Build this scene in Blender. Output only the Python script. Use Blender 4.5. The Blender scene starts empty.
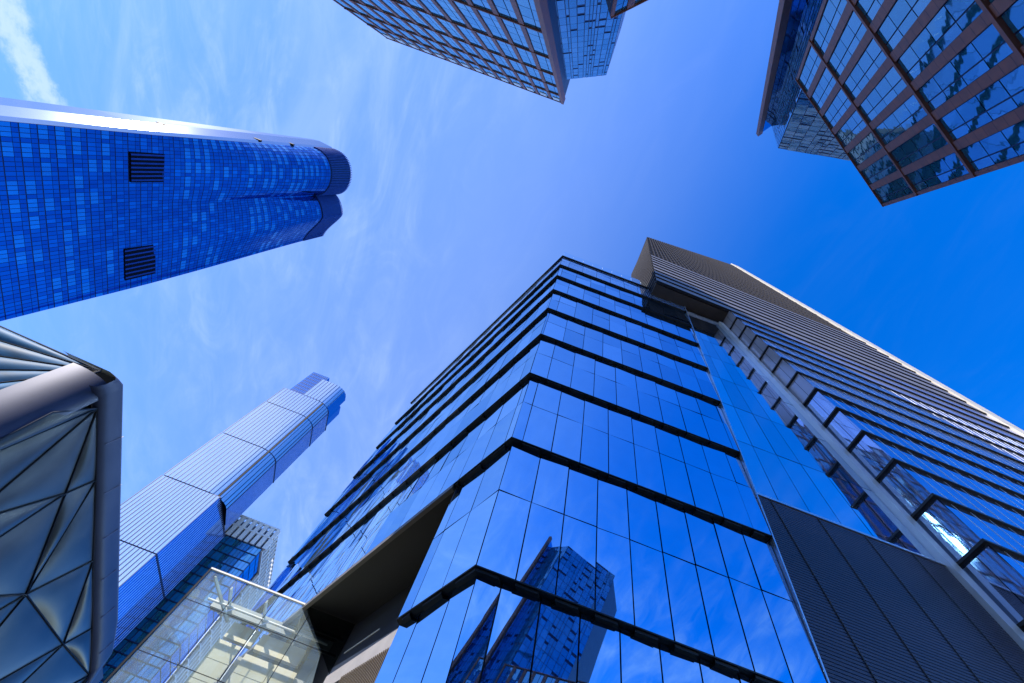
import bpy, math, random
from mathutils import Vector, Matrix
random.seed(7)
sc = bpy.context.scene
col = sc.collection
R = math.radians
GZ = -1.6                      # ground level; the camera is the origin, at eye height

# ------------------------------------------------------------------ camera
cam_d = bpy.data.cameras.new('camera'); cam = bpy.data.objects.new('camera', cam_d); col.objects.link(cam)
cam_d.sensor_width = 36.0; cam_d.lens = 431.0 / 1024.0 * 36.0
cam_d.clip_start = 0.1; cam_d.clip_end = 5000
cam.matrix_world = Matrix(((0.93554820, -0.35302052, 0.01122822, 0),
                           (-0.32179027, -0.86502761, -0.38493929, 0),
                           (0.14560419, 0.35651613, -0.92287359, 0),
                           (0, 0, 0, 1)))
sc.camera = cam
# ------------------------------------------------------------------ sky, sun, exposure
SUN_AZ, SUN_EL = 214.0, 41.0   # azimuth counter-clockwise from +X
sv = Vector((math.cos(R(SUN_AZ)) * math.cos(R(SUN_EL)), math.sin(R(SUN_AZ)) * math.cos(R(SUN_EL)), math.sin(R(SUN_EL))))
w = bpy.data.worlds.new('World'); sc.world = w; w.use_nodes = True
nt = w.node_tree; nt.nodes.clear()
def N(t, tree=None, **kw):
    n = (tree or nt).nodes.new(t)
    for k, v in kw.items(): setattr(n, k, v)
    return n
out = N('ShaderNodeOutputWorld'); bg = N('ShaderNodeBackground'); bg.inputs[1].default_value = 0.15
sky = N('ShaderNodeTexSky', sky_type='NISHITA', sun_disc=False)
sky.sun_elevation = R(SUN_EL); sky.sun_rotation = R(90.0 - SUN_AZ)
sky.altitude = 600; sky.air_density = 1.0; sky.dust_density = 0.15; sky.ozone_density = 3.0
hs = N('ShaderNodeHueSaturation'); hs.inputs['Hue'].default_value = 0.517; hs.inputs['Saturation'].default_value = 1.44; hs.inputs['Value'].default_value = 1.36
nt.links.new(sky.outputs[0], hs.inputs['Color'])
tc = N('ShaderNodeTexCoord'); sep = N('ShaderNodeSeparateXYZ'); nt.links.new(tc.outputs['Generated'], sep.inputs[0])
def M(op, a, b=None, c=None, clamp=False, tree=None):
    t = tree or nt
    n = t.nodes.new('ShaderNodeMath'); n.operation = op; n.use_clamp = clamp
    for i, v in enumerate((a, b, c)):
        if v is None: continue
        if isinstance(v, (int, float)): n.inputs[i].default_value = v
        else: t.links.new(v, n.inputs[i])
    return n.outputs[0]
zc = M('MAXIMUM', sep.outputs[2], 0.08)
cx = M('DIVIDE', sep.outputs[0], zc); cy = M('DIVIDE', sep.outputs[1], zc)
cmb = N('ShaderNodeCombineXYZ'); nt.links.new(cx, cmb.inputs[0]); nt.links.new(cy, cmb.inputs[1])
def wisps(scale, sx, sy, rot, detail, distort, lo, hi, loc=(0, 0, 0)):
    mp = N('ShaderNodeMapping'); mp.inputs['Rotation'].default_value = (0, 0, R(rot)); mp.inputs['Scale'].default_value = (sx, sy, 1)
    mp.inputs['Location'].default_value = loc
    nt.links.new(cmb.outputs[0], mp.inputs[0])
    nz = N('ShaderNodeTexNoise'); nz.inputs['Scale'].default_value = scale; nz.inputs['Detail'].default_value = detail
    nz.inputs['Roughness'].default_value = 0.62; nz.inputs['Distortion'].default_value = distort
    nt.links.new(mp.outputs[0], nz.inputs['Vector'])
    mr = N('ShaderNodeMapRange'); mr.interpolation_type = 'SMOOTHSTEP'
    mr.inputs['From Min'].default_value = lo; mr.inputs['From Max'].default_value = hi
    nt.links.new(nz.outputs[0], mr.inputs[0]); return mr.outputs[0]
big = wisps(1.3, 1.0, 1.0, 0, 3, 0.3, 0.30, 0.68, (3.1, 1.7, 0))
fine = wisps(2.6, 2.6, 0.75, 38, 9, 0.9, 0.36, 0.80)
fine2 = wisps(5.5, 1.8, 0.8, 60, 10, 1.2, 0.42, 0.85, (5, 2, 0))
cl = M('ADD', M('MULTIPLY', fine, 0.23), M('MULTIPLY', fine2, 0.24))
cl = M('MULTIPLY', cl, M('MULTIPLY_ADD', big, 0.8, 0.2))
# thin cirrus gathers on the western (-X) half of the sky and thins out to the east
west = N('ShaderNodeMapRange'); west.interpolation_type = 'SMOOTHSTEP'
west.inputs['From Min'].default_value = 0.35; west.inputs['From Max'].default_value = -0.75
west.inputs['To Min'].default_value = 0.06; west.inputs['To Max'].default_value = 0.95
nt.links.new(cx, west.inputs[0])
south = N('ShaderNodeMapRange'); south.interpolation_type = 'SMOOTHSTEP'; south.inputs['From Min'].default_value = -0.42; south.inputs['From Max'].default_value = -1.0
south.inputs['To Max'].default_value = 1.3
nt.links.new(cy, south.inputs[0])
cl = M('MULTIPLY', cl, M('ADD', west.outputs[0], south.outputs[0]), clamp=True)
veil = N('ShaderNodeMapRange'); veil.interpolation_type = 'SMOOTHSTEP'
veil.inputs['From Min'].default_value = 0.52; veil.inputs['From Max'].default_value = -0.22
veil.inputs['To Min'].default_value = 0.0; veil.inputs['To Max'].default_value = 0.27
nt.links.new(cx, veil.inputs[0])
cl = M('ADD', cl, veil.outputs[0], clamp=True)
# one denser contrail-like streak of cirrus low in the west
wob = N('ShaderNodeTexNoise'); wob.inputs['Scale'].default_value = 9; wob.inputs['Detail'].default_value = 8; wob.inputs['Roughness'].default_value = .65
nt.links.new(cmb.outputs[0], wob.inputs['Vector'])
dd = M('ADD', M('MULTIPLY', M('ADD', cx, 1.355), 0.874), M('MULTIPLY', M('ADD', cy, -0.10), -0.485))
dd = M('ABSOLUTE', M('ADD', dd, M('MULTIPLY', M('ADD', wob.outputs[0], -0.5), 0.22)))
stk = N('ShaderNodeMapRange'); stk.interpolation_type = 'SMOOTHSTEP'; stk.inputs['From Min'].default_value = 0.062; stk.inputs['From Max'].default_value = 0.0
nt.links.new(dd, stk.inputs[0])
fade = N('ShaderNodeMapRange'); fade.interpolation_type = 'SMOOTHSTEP'; fade.inputs['From Min'].default_value = 0.46; fade.inputs['From Max'].default_value = 0.24
nt.links.new(cy, fade.inputs[0])
cl = M('ADD', cl, M('MULTIPLY', M('MULTIPLY', stk.outputs[0], fade.outputs[0]), 0.5), clamp=True)
mx = N('ShaderNodeMixRGB'); nt.links.new(cl, mx.inputs[0]); nt.links.new(hs.outputs[0], mx.inputs[1])
mx.inputs[2].default_value = (2.65, 3.35, 4.3, 1)
nt.links.new(mx.outputs[0], bg.inputs[0]); nt.links.new(bg.outputs[0], out.inputs[0])
sd = bpy.data.lights.new('sun', 'SUN'); sd.energy = 4.4; sd.angle = R(0.5); sd.color = (1.0, 0.91, 0.78)
so = bpy.data.objects.new('sun', sd); col.objects.link(so); so.rotation_euler = (-sv).to_track_quat('-Z', 'Y').to_euler()
so.location = sv * 400
sc.view_settings.view_transform = 'Standard'; sc.view_settings.look = 'None'; sc.view_settings.gamma = 1; sc.view_settings.exposure = 0.95
sc.cycles.max_bounces = 10; sc.cycles.glossy_bounces = 5; sc.cycles.transparent_max_bounces = 24

# ------------------------------------------------------------------ materials
def new_mat(name):
    m = bpy.data.materials.new(name); m.use_nodes = True
    return m, m.node_tree, m.node_tree.nodes['Principled BSDF']
def mat(name, c, rough=0.5, metal=0.0, spec=0.5, var=0.12, vscale=0.6, bump=0.0, bscale=30, stretch=(1, 1, 1)):
    m, t, p = new_mat(name)
    p.inputs['Roughness'].default_value = rough; p.inputs['Metallic'].default_value = metal
    p.inputs['Specular IOR Level'].default_value = spec
    tcn = N('ShaderNodeTexCoord', t); mp = N('ShaderNodeMapping', t); mp.inputs['Scale'].default_value = stretch
    t.links.new(tcn.outputs['Object'], mp.inputs[0])
    nz = N('ShaderNodeTexNoise', t); nz.inputs['Scale'].default_value = vscale; nz.inputs['Detail'].default_value = 6
    t.links.new(mp.outputs[0], nz.inputs['Vector'])
    r = N('ShaderNodeValToRGB', t)
    r.color_ramp.elements[0].position = 0.3; r.color_ramp.elements[1].position = 0.7
    r.color_ramp.elements[0].color = tuple(x * (1 - var) for x in c) + (1,)
    r.color_ramp.elements[1].color = tuple(min(1, x * (1 + var)) for x in c) + (1,)
    t.links.new(nz.outputs[0], r.inputs[0]); t.links.new(r.outputs[0], p.inputs['Base Color'])
    rr = N('ShaderNodeMapRange', t); rr.inputs['To Min'].default_value = max(0, rough - 0.08); rr.inputs['To Max'].default_value = rough + 0.08
    t.links.new(nz.outputs[0], rr.inputs[0]); t.links.new(rr.outputs[0], p.inputs['Roughness'])
    if bump:
        n2 = N('ShaderNodeTexNoise', t); n2.inputs['Scale'].default_value = bscale; n2.inputs['Detail'].default_value = 4
        t.links.new(mp.outputs[0], n2.inputs['Vector'])
        b = N('ShaderNodeBump', t); b.inputs['Strength'].default_value = bump; b.inputs['Distance'].default_value = 0.02
        t.links.new(n2.outputs[0], b.inputs['Height']); t.links.new(b.outputs[0], p.inputs['Normal'])
    return m
def coated_glass(name, tint, body, refl=0.75, rough=0.02, wave=0.03, wscale=0.35, pane_var=0.2):
    """solar-control glass: tinted mirror-like coating over a dark body, gently wavy"""
    m, t, p = new_mat(name)
    t.nodes.remove(p); o = t.nodes['Material Output']
    g = N('ShaderNodeBsdfGlossy', t); g.inputs['Roughness'].default_value = rough
    geo = N('ShaderNodeNewGeometry', t); tc2 = N('ShaderNodeTexCoord', t)
    gr = N('ShaderNodeTexNoise', t); gr.inputs['Scale'].default_value = .9; gr.inputs['Detail'].default_value = 8; gr.inputs['Roughness'].default_value = .7
    t.links.new(tc2.outputs['Object'], gr.inputs['Vector'])
    vv = M('MULTIPLY', M('MULTIPLY_ADD', geo.outputs['Random Per Island'], pane_var, 1.02 - pane_var, tree=t), M('MULTIPLY_ADD', gr.outputs[0], .16, .92, tree=t), tree=t)
    hv = N('ShaderNodeHueSaturation', t); hv.inputs['Color'].default_value = tuple(tint) + (1,); t.links.new(vv, hv.inputs['Value'])
    t.links.new(M('MULTIPLY_ADD', geo.outputs['Random Per Island'], -.18, 1.06, tree=t), hv.inputs['Saturation'])
    t.links.new(hv.outputs[0], g.inputs['Color'])
    d = N('ShaderNodeBsdfDiffuse', t); d.inputs['Color'].default_value = tuple(body) + (1,)
    lw = N('ShaderNodeLayerWeight', t); lw.inputs['Blend'].default_value = 0.5
    f = M('MULTIPLY_ADD', M('POWER', lw.outputs['Facing'], 4.0, tree=t), 1 - refl, refl, clamp=True, tree=t)
    mix = N('ShaderNodeMixShader', t); t.links.new(f, mix.inputs[0]); t.links.new(d.outputs[0], mix.inputs[1]); t.links.new(g.outputs[0], mix.inputs[2])
    tcn = N('ShaderNodeTexCoord', t); nz = N('ShaderNodeTexNoise', t); nz.inputs['Scale'].default_value = wscale; nz.inputs['Detail'].default_value = 2
    t.links.new(tcn.outputs['Object'], nz.inputs['Vector'])
    b = N('ShaderNodeBump', t); b.inputs['Strength'].default_value = wave; b.inputs['Distance'].default_value = 1.0
    t.links.new(nz.outputs[0], b.inputs['Height']); t.links.new(b.outputs[0], g.inputs['Normal'])
    t.links.new(mix.outputs[0], o.inputs[0]); return m
def clear_glass(name, tint, refl=0.12, fmul=0.8, pale_haze=0.0):
    m, t, p = new_mat(name); t.nodes.remove(p); o = t.nodes['Material Output']
    tr = N('ShaderNodeBsdfTransparent', t); tr.inputs[0].default_value = tuple(tint) + (1,)
    g = N('ShaderNodeBsdfGlossy', t); g.inputs['Roughness'].default_value = 0.02; g.inputs[0].default_value = (.9, .97, 1, 1)
    lw = N('ShaderNodeLayerWeight', t); lw.inputs['Blend'].default_value = 0.5
    f = M('MULTIPLY_ADD', M('POWER', lw.outputs['Facing'], 4.0, tree=t), fmul * (1 - refl), refl, clamp=True, tree=t)
    df = N('ShaderNodeBsdfDiffuse', t); df.inputs[0].default_value = (.62, .80, .82, 1)  # pale teal layer painted over for the glass's whitish reflection
    tcn = N('ShaderNodeTexCoord', t); dn = N('ShaderNodeTexNoise', t); dn.inputs['Scale'].default_value = .7; dn.inputs['Detail'].default_value = 7
    t.links.new(tcn.outputs['Object'], dn.inputs['Vector'])
    m1 = N('ShaderNodeMixShader', t); t.links.new(M('MULTIPLY', dn.outputs[0], pale_haze, tree=t), m1.inputs[0]); t.links.new(tr.outputs[0], m1.inputs[1]); t.links.new(df.outputs[0], m1.inputs[2])
    mix = N('ShaderNodeMixShader', t); t.links.new(f, mix.inputs[0]); t.links.new(m1.outputs[0], mix.inputs[1]); t.links.new(g.outputs[0], mix.inputs[2])
    t.links.new(mix.outputs[0], o.inputs[0]); return m
G = {}
G['shingle'] = coated_glass('blue_coated_glass', (.46, .75, 1.0), (.01, .03, .09), .88, .015, .006, .22)
G['shingle_top'] = clear_glass('parapet_glass', (.72, .84, .95), .35)
G['mullion'] = mat('black_mullion', (.012, .014, .02), .35, .3)
G['soffit'] = mat('black_soffit', (.008, .008, .010), .55, 0, var=.3, vscale=2)
G['core'] = mat('dark_core', (.01, .012, .016), .8)
G['recess'] = mat('dark_recess_panel', (.035, .04, .055), .45, .2, var=.35, vscale=.5, stretch=(1, 1, 8))
G['steel'] = mat('brushed_steel', (.62, .65, .70), .3, .85, var=.06)
G['white'] = mat('white_painted_metal', (.78, .78, .76), .4, 0, var=.05)
G['stone_white'] = mat('white_concrete', (.46, .435, .40), .75, 0, var=.08, vscale=.4, bump=.15)
G['cream'] = mat('cream_stone', (.70, .66, .52), .7, 0, var=.1, vscale=.5, bump=.2)
G['joint'] = mat('dark_joint', (.03, .03, .03), .8)
G['brown'] = mat('brown_bronze_metal', (.27, .092, .055), .5, .05, var=.22, vscale=1.2, bump=.1, bscale=6)
G['brown_dark'] = mat('dark_bronze_frame', (.055, .032, .034), .4, .3, var=.2)
G['brown_win'] = coated_glass('blue_window_glass', (.42, .80, 1.0), (.018, .17, .27), .45, .02, .004, .4)
G['cyan_glass'] = coated_glass('cyan_curtain_glass', (.42, .78, 1.0), (.01, .21, .50), .36, .03, .004, .4)
G['pale_panel'] = mat('pale_panel_finish', (.75, .80, .82), .3, 0, var=.08)
G['tower_dark'] = coated_glass('deep_blue_glass', (.16, .36, .80), (.004, .02, .11), .62, .04, .03, .1)
G['tower_mid'] = coated_glass('mid_blue_glass', (.20, .46, .92), (.006, .04, .18), .66, .04, .03, .1)
G['tower_pale'] = coated_glass('light_blue_glass', (.36, .66, 1.0), (.022, .13, .42), .58, .05, .03, .1)  # paler panes for drawn blinds
G['tower_side'] = coated_glass('sky_pale_glass', (.58, .63, .73), (.08, .095, .13), .75, .12, .03, .05)  # pale tint paints in the bright sky such a face mirrors
G['tower_frame'] = mat('navy_frame', (.008, .02, .085), .4, .2)
G['vent_blue'] = mat('vent_slat_blue', (.012, .05, .26), .6, 0, spec=.03)
G['louver'] = mat('navy_louver', (.004, .005, .012), .6, 0, spec=.05)
G['fin_white'] = mat('pale_steel_fin', (.62, .68, .78), .35, .55, var=.07)
G['crown_fin'] = mat('dark_blue_fin', (.015, .06, .30), .5, 0, spec=.1)
G['sky_pale_glass'] = coated_glass('sky_white_glass', (.86, .92, 1.0), (.36, .40, .47), .66, .08, .03, .05)  # whitish body paints reflected sky onto the south face
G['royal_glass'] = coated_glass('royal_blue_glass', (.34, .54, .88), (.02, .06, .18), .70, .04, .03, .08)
G['fin_blue'] = mat('blue_grey_fin', (.34, .44, .72), .4, .4)
G['etfe'] = mat('grey_film_cushion', (.03, .036, .046), .34, .1, var=.35, vscale=.35, spec=.7, stretch=(1, 1, 1))
G['etfe_sky'] = mat('sky_tinted_film', (.025, .12, .26), .5, 0, var=.45, vscale=.4, spec=.06, stretch=(.4, 1, 2))  # blue base colour stands for sky mirrored in the south cushions
G['seam'] = mat('black_seam', (.008, .01, .02), .4)
G['shed_metal'] = mat('violet_grey_metal', (.045, .055, .105), .45, .3, spec=.3, var=.12, vscale=.3)
G['stripe_metal'] = mat('grey_ribbon_panel', (.145, .138, .15), .5, .1, var=.1, vscale=.2)
G['stripe_glass'] = coated_glass('ribbon_glass', (.62, .76, 1.0), (.10, .12, .18), .70, .03, .003, .25)
G['lilac_reflect'] = coated_glass('lilac_sky_glass', (.80, .82, .95), (.34, .335, .385), .2, .15, .003, .2)  # lilac reflection painted into the body of the higher window bands
G['crown'] = mat('crown_mesh', (.006, .006, .008), .7, 0, spec=.1, var=.15)
G['crown_slat'] = mat('crown_slat', (.032, .030, .034), .7, 0, spec=.1, var=.1)
G['plinth'] = mat('navy_louver_wall', (.034, .034, .058), .5, .25, var=.3, vscale=.25, stretch=(.3, 1, 1))
G['plinth_slat'] = mat('navy_louver_slat', (.044, .042, .064), .45, .3, var=.25, vscale=.3, stretch=(.4, 1, 1))
G['brown_soffit'] = mat('brown_soffit', (.05, .038, .032), .6, 0, var=.2)
G['clear'] = clear_glass('green_clear_glass', (.93, .985, .975), .12, .45, .34)
G['edge'] = mat('glass_edge_black', (.01, .012, .015), .3)
G['paving'] = mat('paving', (.075, .073, .07), .8, 0, var=.15, vscale=.4, bump=.2)
G['roof'] = mat('roof_gravel', (.2, .2, .2), .9)

# ------------------------------------------------------------------ mesh helpers
class MB:
    def __init__(self): self.v = []; self.f = []; self.mi = []
    def poly(self, pts, m=0):
        b = len(self.v); self.v += [Vector(p) for p in pts]; self.f.append(list(range(b, b + len(pts)))); self.mi.append(m)
    def box(self, o, a, b, c, m=0):
        """box from corner o with edge vectors a, b, c"""
        o, a, b, c = Vector(o), Vector(a), Vector(b), Vector(c)
        p = [o, o + a, o + a + b, o + b, o + c, o + a + c, o + a + b + c, o + b + c]
        i = len(self.v); self.v += p
        fl = [(0, 3, 2, 1), (4, 5, 6, 7), (0, 1, 5, 4), (1, 2, 6, 5), (2, 3, 7, 6), (3, 0, 4, 7)]
        if a.cross(b).dot(c) < 0: fl = [tuple(reversed(q)) for q in fl]
        for q in fl: self.f.append([i + k for k in q]); self.mi.append(m)
    def abox(self, x0, x1, y0, y1, z0, z1, m=0): self.box((x0, y0, z0), (x1 - x0, 0, 0), (0, y1 - y0, 0), (0, 0, z1 - z0), m)
    def loft(self, A, B, m=0, cap=True):
        n = len(A); i = len(self.v); self.v += [Vector(p) for p in A] + [Vector(p) for p in B]
        for k in range(n):
            j = (k + 1) % n; self.f.append([i + k, i + j, i + n + j, i + n + k]); self.mi.append(m)
        if cap:
            self.f.append([i + k for k in reversed(range(n))]); self.mi.append(m)
            self.f.append([i + n + k for k in range(n)]); self.mi.append(m)
    def tube(self, p, q, r, n=8, m=0, r2=None):
        p, q = Vector(p), Vector(q); d = (q - p).normalized(); a = d.orthogonal().normalized(); b = d.cross(a); r2 = r if r2 is None else r2
        self.loft([p + (a * math.cos(t) + b * math.sin(t)) * r for t in [2 * math.pi * k / n for k in range(n)]],
                  [q + (a * math.cos(t) + b * math.sin(t)) * r2 for t in [2 * math.pi * k / n for k in range(n)]], m)
    def build(self, name, mats, parent=None, smooth=False):
        if not isinstance(mats, (list, tuple)): mats = [mats]
        off = parent.get('_o') if parent is not None else None
        o3 = Vector(off) if off is not None else Vector((0, 0, 0))
        me = bpy.data.meshes.new(name); me.from_pydata([tuple(v - o3) for v in self.v], [], self.f)
        for m in mats: me.materials.append(m)
        if any(self.mi): me.polygons.foreach_set('material_index', self.mi)
        if smooth: me.polygons.foreach_set('use_smooth', [True] * len(me.polygons))
        me.update(); o = bpy.data.objects.new(name, me); col.objects.link(o)
        if parent is not None:
            o.parent = parent; o['_o'] = tuple(o3)
        return o
def thing(name, label, cat, loc=(0, 0, 0), mtx=None, group=None):
    o = bpy.data.objects.new(name, None); col.objects.link(o); o.empty_display_size = 2
    if mtx is not None: o.matrix_world = mtx; o['_o'] = (0, 0, 0)
    else: o.location = loc; o['_o'] = tuple(loc)
    o['label'] = label; o['category'] = cat
    if group: o['group'] = group
    return o
V = Vector
def lerp(a, b, t): return a + (b - a) * t

# ------------------------------------------------------------------ ground
g = MB(); g.poly([(-2500, -2500, GZ), (2500, -2500, GZ), (2500, 2500, GZ), (-2500, 2500, GZ)])
go = g.build('ground', G['paving']); go['kind'] = 'structure'

# ================================================================== shingled glass office building
DL = V((-.4226, .9063, 0))                      # direction of its left wall in plan
K0, DK = 11.76, 8.68                            # lowest ledge seen, height of a shingle row
NROW = 9
def XL(z): return 1.39 + .0105 * z
def XR(z): return 14.2 + .145 * z
def rp(u, z, off): return V((lerp(XL(z) + .637 * off, XR(z), u), 14.0 + off, z))
def lp(L, z, off): return V((XL(z) + .637 * off, 14.0 + off, z)) + DL * L
LEN = 47.0; CUT = 5.0; STEP = .36
sh = thing('glass_office_building', 'central blue glass building of shingled storeys with black stepped ledges', 'building', (8, 22, GZ))
def zrow(k): return K0 + DK * k
panes = []                                      # (size measure, mesh, material)
def pane_quads(pf, a0, a1, z0, z1, t0, t1, o0, o1, gap, jit):
    """one storey pane between shares a0..a1 of the wall, with a small tilt of its own"""
    j = [random.uniform(-jit, jit) for _ in range(4)]
    b = MB()
    b.poly([pf(a0[0], z0, o0 + j[0]), pf(a1[0], z0, o0 + j[1]), pf(a1[1], z1, o1 + j[2]), pf(a0[1], z1, o1 + j[3])])
    return b
core_mb = MB()
ledge_n = 0
for k in range(-2, NROW):
    z0, z1 = zrow(k), zrow(k + 1)
    if k == -2: z0 = GZ
    zm = lerp(z0, z1, .52)
    top = k == NROW - 1
    if top: z1 = z0 + 5.2; zm = None
    glass = G['shingle']
    zg = [(z0 + .03, (zm - .03) if zm else z1)] + ([(zm + .03, z1 - .02)] if zm else [])
    def off(z): return .26 * (z - z0) / DK
    # right facade: nine panels a storey, fanning out upwards
    n = 9; ph = (k * .37) % 1.0
    us = sorted(set([0.0] + [min(1, max(0, (i + ph) / n)) for i in range(0, n + 1)] + [1.0]))
    us = [u for i, u in enumerate(us) if i == 0 or u - us[i - 1] > .012]
    if us[-1] < 1: us[-1] = 1.0
    for i in range(len(us) - 1):
        wz = (XR(z0) - XL(z0)); gp = .028 / wz
        for (a, b) in zg:
            q = MB(); ja, jb = random.uniform(-.022, .022), random.uniform(-.011, .011); j = [.02 + ja + jb, .02 - ja + jb, .02 - ja - jb, .02 + ja - jb]
            q.poly([rp(us[i] + gp, a, off(a) + j[0]), rp(us[i + 1] - gp, a, off(a) + j[1]), rp(us[i + 1] - gp, b, off(b) + j[2]), rp(us[i] + gp, b, off(b) + j[3])])
            panes.append((1e6 / (a + 6) ** 2, q, 2 if top else (1 if k == NROW - 2 else 0)))
    # left facade
    Lmax = LEN if k >= 1 else CUT
    m_ = 23; pl = LEN / m_; ph2 = (k * .29) % 1.0
    ls = sorted(set([0.0] + [x for x in [(i + ph2) * pl for i in range(m_ + 1)] if .3 < x < Lmax - .3] + [Lmax]))
    for i in range(len(ls) - 1):
        for (a, b) in zg:
            q = MB(); ja, jb = random.uniform(-.02, .02), random.uniform(-.011, .011); j = [.02 + ja + jb, .02 - ja + jb, .02 - ja - jb, .02 + ja - jb]
            q.poly([lp(ls[i + 1] - .028, a, off(a) + j[0]), lp(ls[i] + .028, a, off(a) + j[1]), lp(ls[i] + .028, b, off(b) + j[2]), lp(ls[i + 1] - .028, b, off(b) + j[3])])
            panes.append((2e5 / (a + 6) ** 2 / (1 + ls[i] / 8), q, 2 if top else (1 if k == NROW - 2 else 0)))
    # backing behind the joints
    bk = MB()
    if not top:
        bk.poly([rp(0, z0, .10), rp(1, z0, .10), rp(1, z1, .10 + off(z1)), rp(0, z1, .10 + off(z1))])
        bk.poly([lp(Lmax, z0, .10), lp(0, z0, .10), lp(0, z1, .10 + off(z1)), lp(Lmax, z1, .10 + off(z1))])
        bo = bk.build('mullion_grid', G['mullion'], sh)
    # ledge: soffit, thin nose and the dark blocks hung under it
    if k > -2:
        lg = MB()
        d = STEP
        for pf, A, B in ((rp, 0, 1), (lp, 0, Lmax)):
            P = [pf(A, z0, -.02), pf(B, z0, -.02), pf(B, z0, d), pf(A, z0, d)]
            up = V((0, 0, .06))
            lg.loft(P, [p + up for p in P])
        # blocks follow the panel rhythm of the row above
        for i in range(len(us) - 1):
            if us[i + 1] - us[i] < .05: continue
            a, b = us[i], lerp(us[i], us[i + 1], .58)
            P = [rp(a, z0, .06), rp(b, z0, .06), rp(b, z0, .34), rp(a, z0, .34)]
            lg.loft([p - V((0, 0, .12)) for p in P], [p + V((0, 0, .01)) for p in P])
        for i in range(len(ls) - 1):
            if ls[i + 1] - ls[i] < .8: continue
            if k == 1 and ls[i] > CUT: continue
            a, b = ls[i], lerp(ls[i], ls[i + 1], .58)
            P = [lp(a, z0, .06), lp(b, z0, .06), lp(b, z0, .34), lp(a, z0, .34)]
            lg.loft([p - V((0, 0, .12)) for p in P], [p + V((0, 0, .01)) for p in P])
        lg.build('ledge', G['soffit'], sh)
panes.sort(key=lambda q: -q[0])
pale = MB()
rest, rest_top = MB(), MB()
cnt = 0
for s, q, top in panes:
    if top == 2:
        for f in q.f: rest_top.poly([q.v[i] for i in f])
    elif top == 1:
        for f in q.f: pale.poly([q.v[i] for i in f])
    elif cnt < 100:
        q.build('glass_panel', G['shingle'], sh); cnt += 1
    else:
        for f in q.f: rest.poly([q.v[i] for i in f])
po_ = pale.build('pale_glass_band', coated_glass('pale_blue_glass', (.72, .86, 1.0), (.16, .28, .55), .55, .02, .006, .22), sh)
ro = rest.build('glass_panel', G['shingle'], sh); ro['kind'] = 'stuff'
et = MB(); et.loft([V((XR(GZ) + .01, 13.98, GZ)), V((XR(GZ) + .09, 13.98, GZ)), V((XR(GZ) + .09, 14.4, GZ)), V((XR(GZ) + .01, 14.4, GZ))], [V((XR(80) + .01, 13.98, 80)), V((XR(80) + .09, 13.98, 80)), V((XR(80) + .09, 14.4, 80)), V((XR(80) + .01, 14.4, 80))])
et.build('edge_trim', G['steel'], sh)
# clear glass parapet with its posts
rest_top.build('parapet_glass', G['shingle_top'], sh)
pp = MB()
zt = zrow(NROW - 1)
for i in range(0, 13): a = rp(i / 12, zt, .3); b = rp(i / 12, zt + 5.6, .55); pp.tube(a, b, .07, 5)
for i in range(1, 24): a = lp(i * 2.04, zt, .3); b = lp(i * 2.04, zt + 5.6, .55); pp.tube(a, b, .07, 5)
pp.build('parapet_posts', G['white'], sh)
# dark body behind the glass
zc0, zc1 = zrow(1) + .2, zrow(NROW - 1)
def body_poly(z, d=.5):
    c = rp(0, z, d); e = lp(LEN, z, d)
    return [c, V((XR(z) - .1, 14 + d, z)), V((XR(z) - .1, 58, z)), V((e.x, e.y, z))]
cb = MB(); cb.loft(body_poly(zc0), body_poly(zc1)); cb.build('body', G['core'], sh)
# lower body: set back under the overhang
PB = V((-3.8, 34.4, 0)); BD = V((-.4226, .9063, 0)); BN = V((.9063, .4226, 0))
zl = zrow(1)
e0 = lp(CUT, 0, 0)
e1 = e0 + BN * (((PB - e0).dot(BN)))
lowc = lambda z: [V((rp(0, z, .5).x, 14.5, z)), V((XR(z) - .1, 14.5, z)), V((XR(z) - .1, 50, z)), V((PB.x + BD.x * 16 + 3, 50, z)), V((e1.x, e1.y, z)) + BN * .5, V((e0.x, e0.y, z)) + BN * 1.0]
cl_ = MB(); cl_.loft(lowc(GZ), lowc(zl - .05)); cl_.build('lower_body', G['core'], sh)
# return wall at the end of the lower glass, soffit, nose of the overhang
rw = MB(); rw.box(V((e0.x, e0.y, GZ)) - DL * .10 + BN * .42, BN * ((PB - e0).dot(BN) - .32), DL * .08, (0, 0, zl - GZ)); rw.build('return_wall', G['recess'], sh)
sf = MB()
L0 = CUT - .5
P = [lp(L0, zl - .02, .25), lp(LEN, zl - .02, .25), lp(LEN, zl - .02, .25) + BN * 7.5, lp(L0, zl - .02, .25) + BN * 7.5]
sf.loft(P, [p + V((0, 0, .2)) for p in P]); sf.build('overhang_soffit', G['soffit'], sh)
ns = MB(); P = [lp(CUT + .05, zl - .35, -.04), lp(LEN, zl - .35, -.04), lp(LEN, zl - .35, .24), lp(CUT + .05, zl - .35, .24)]
ns.loft(P, [p + V((0, 0, .32)) for p in P]); ns.build('overhang_edge', mat('grey_bronze_trim', (.12, .11, .10), .5, .3), sh)
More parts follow.
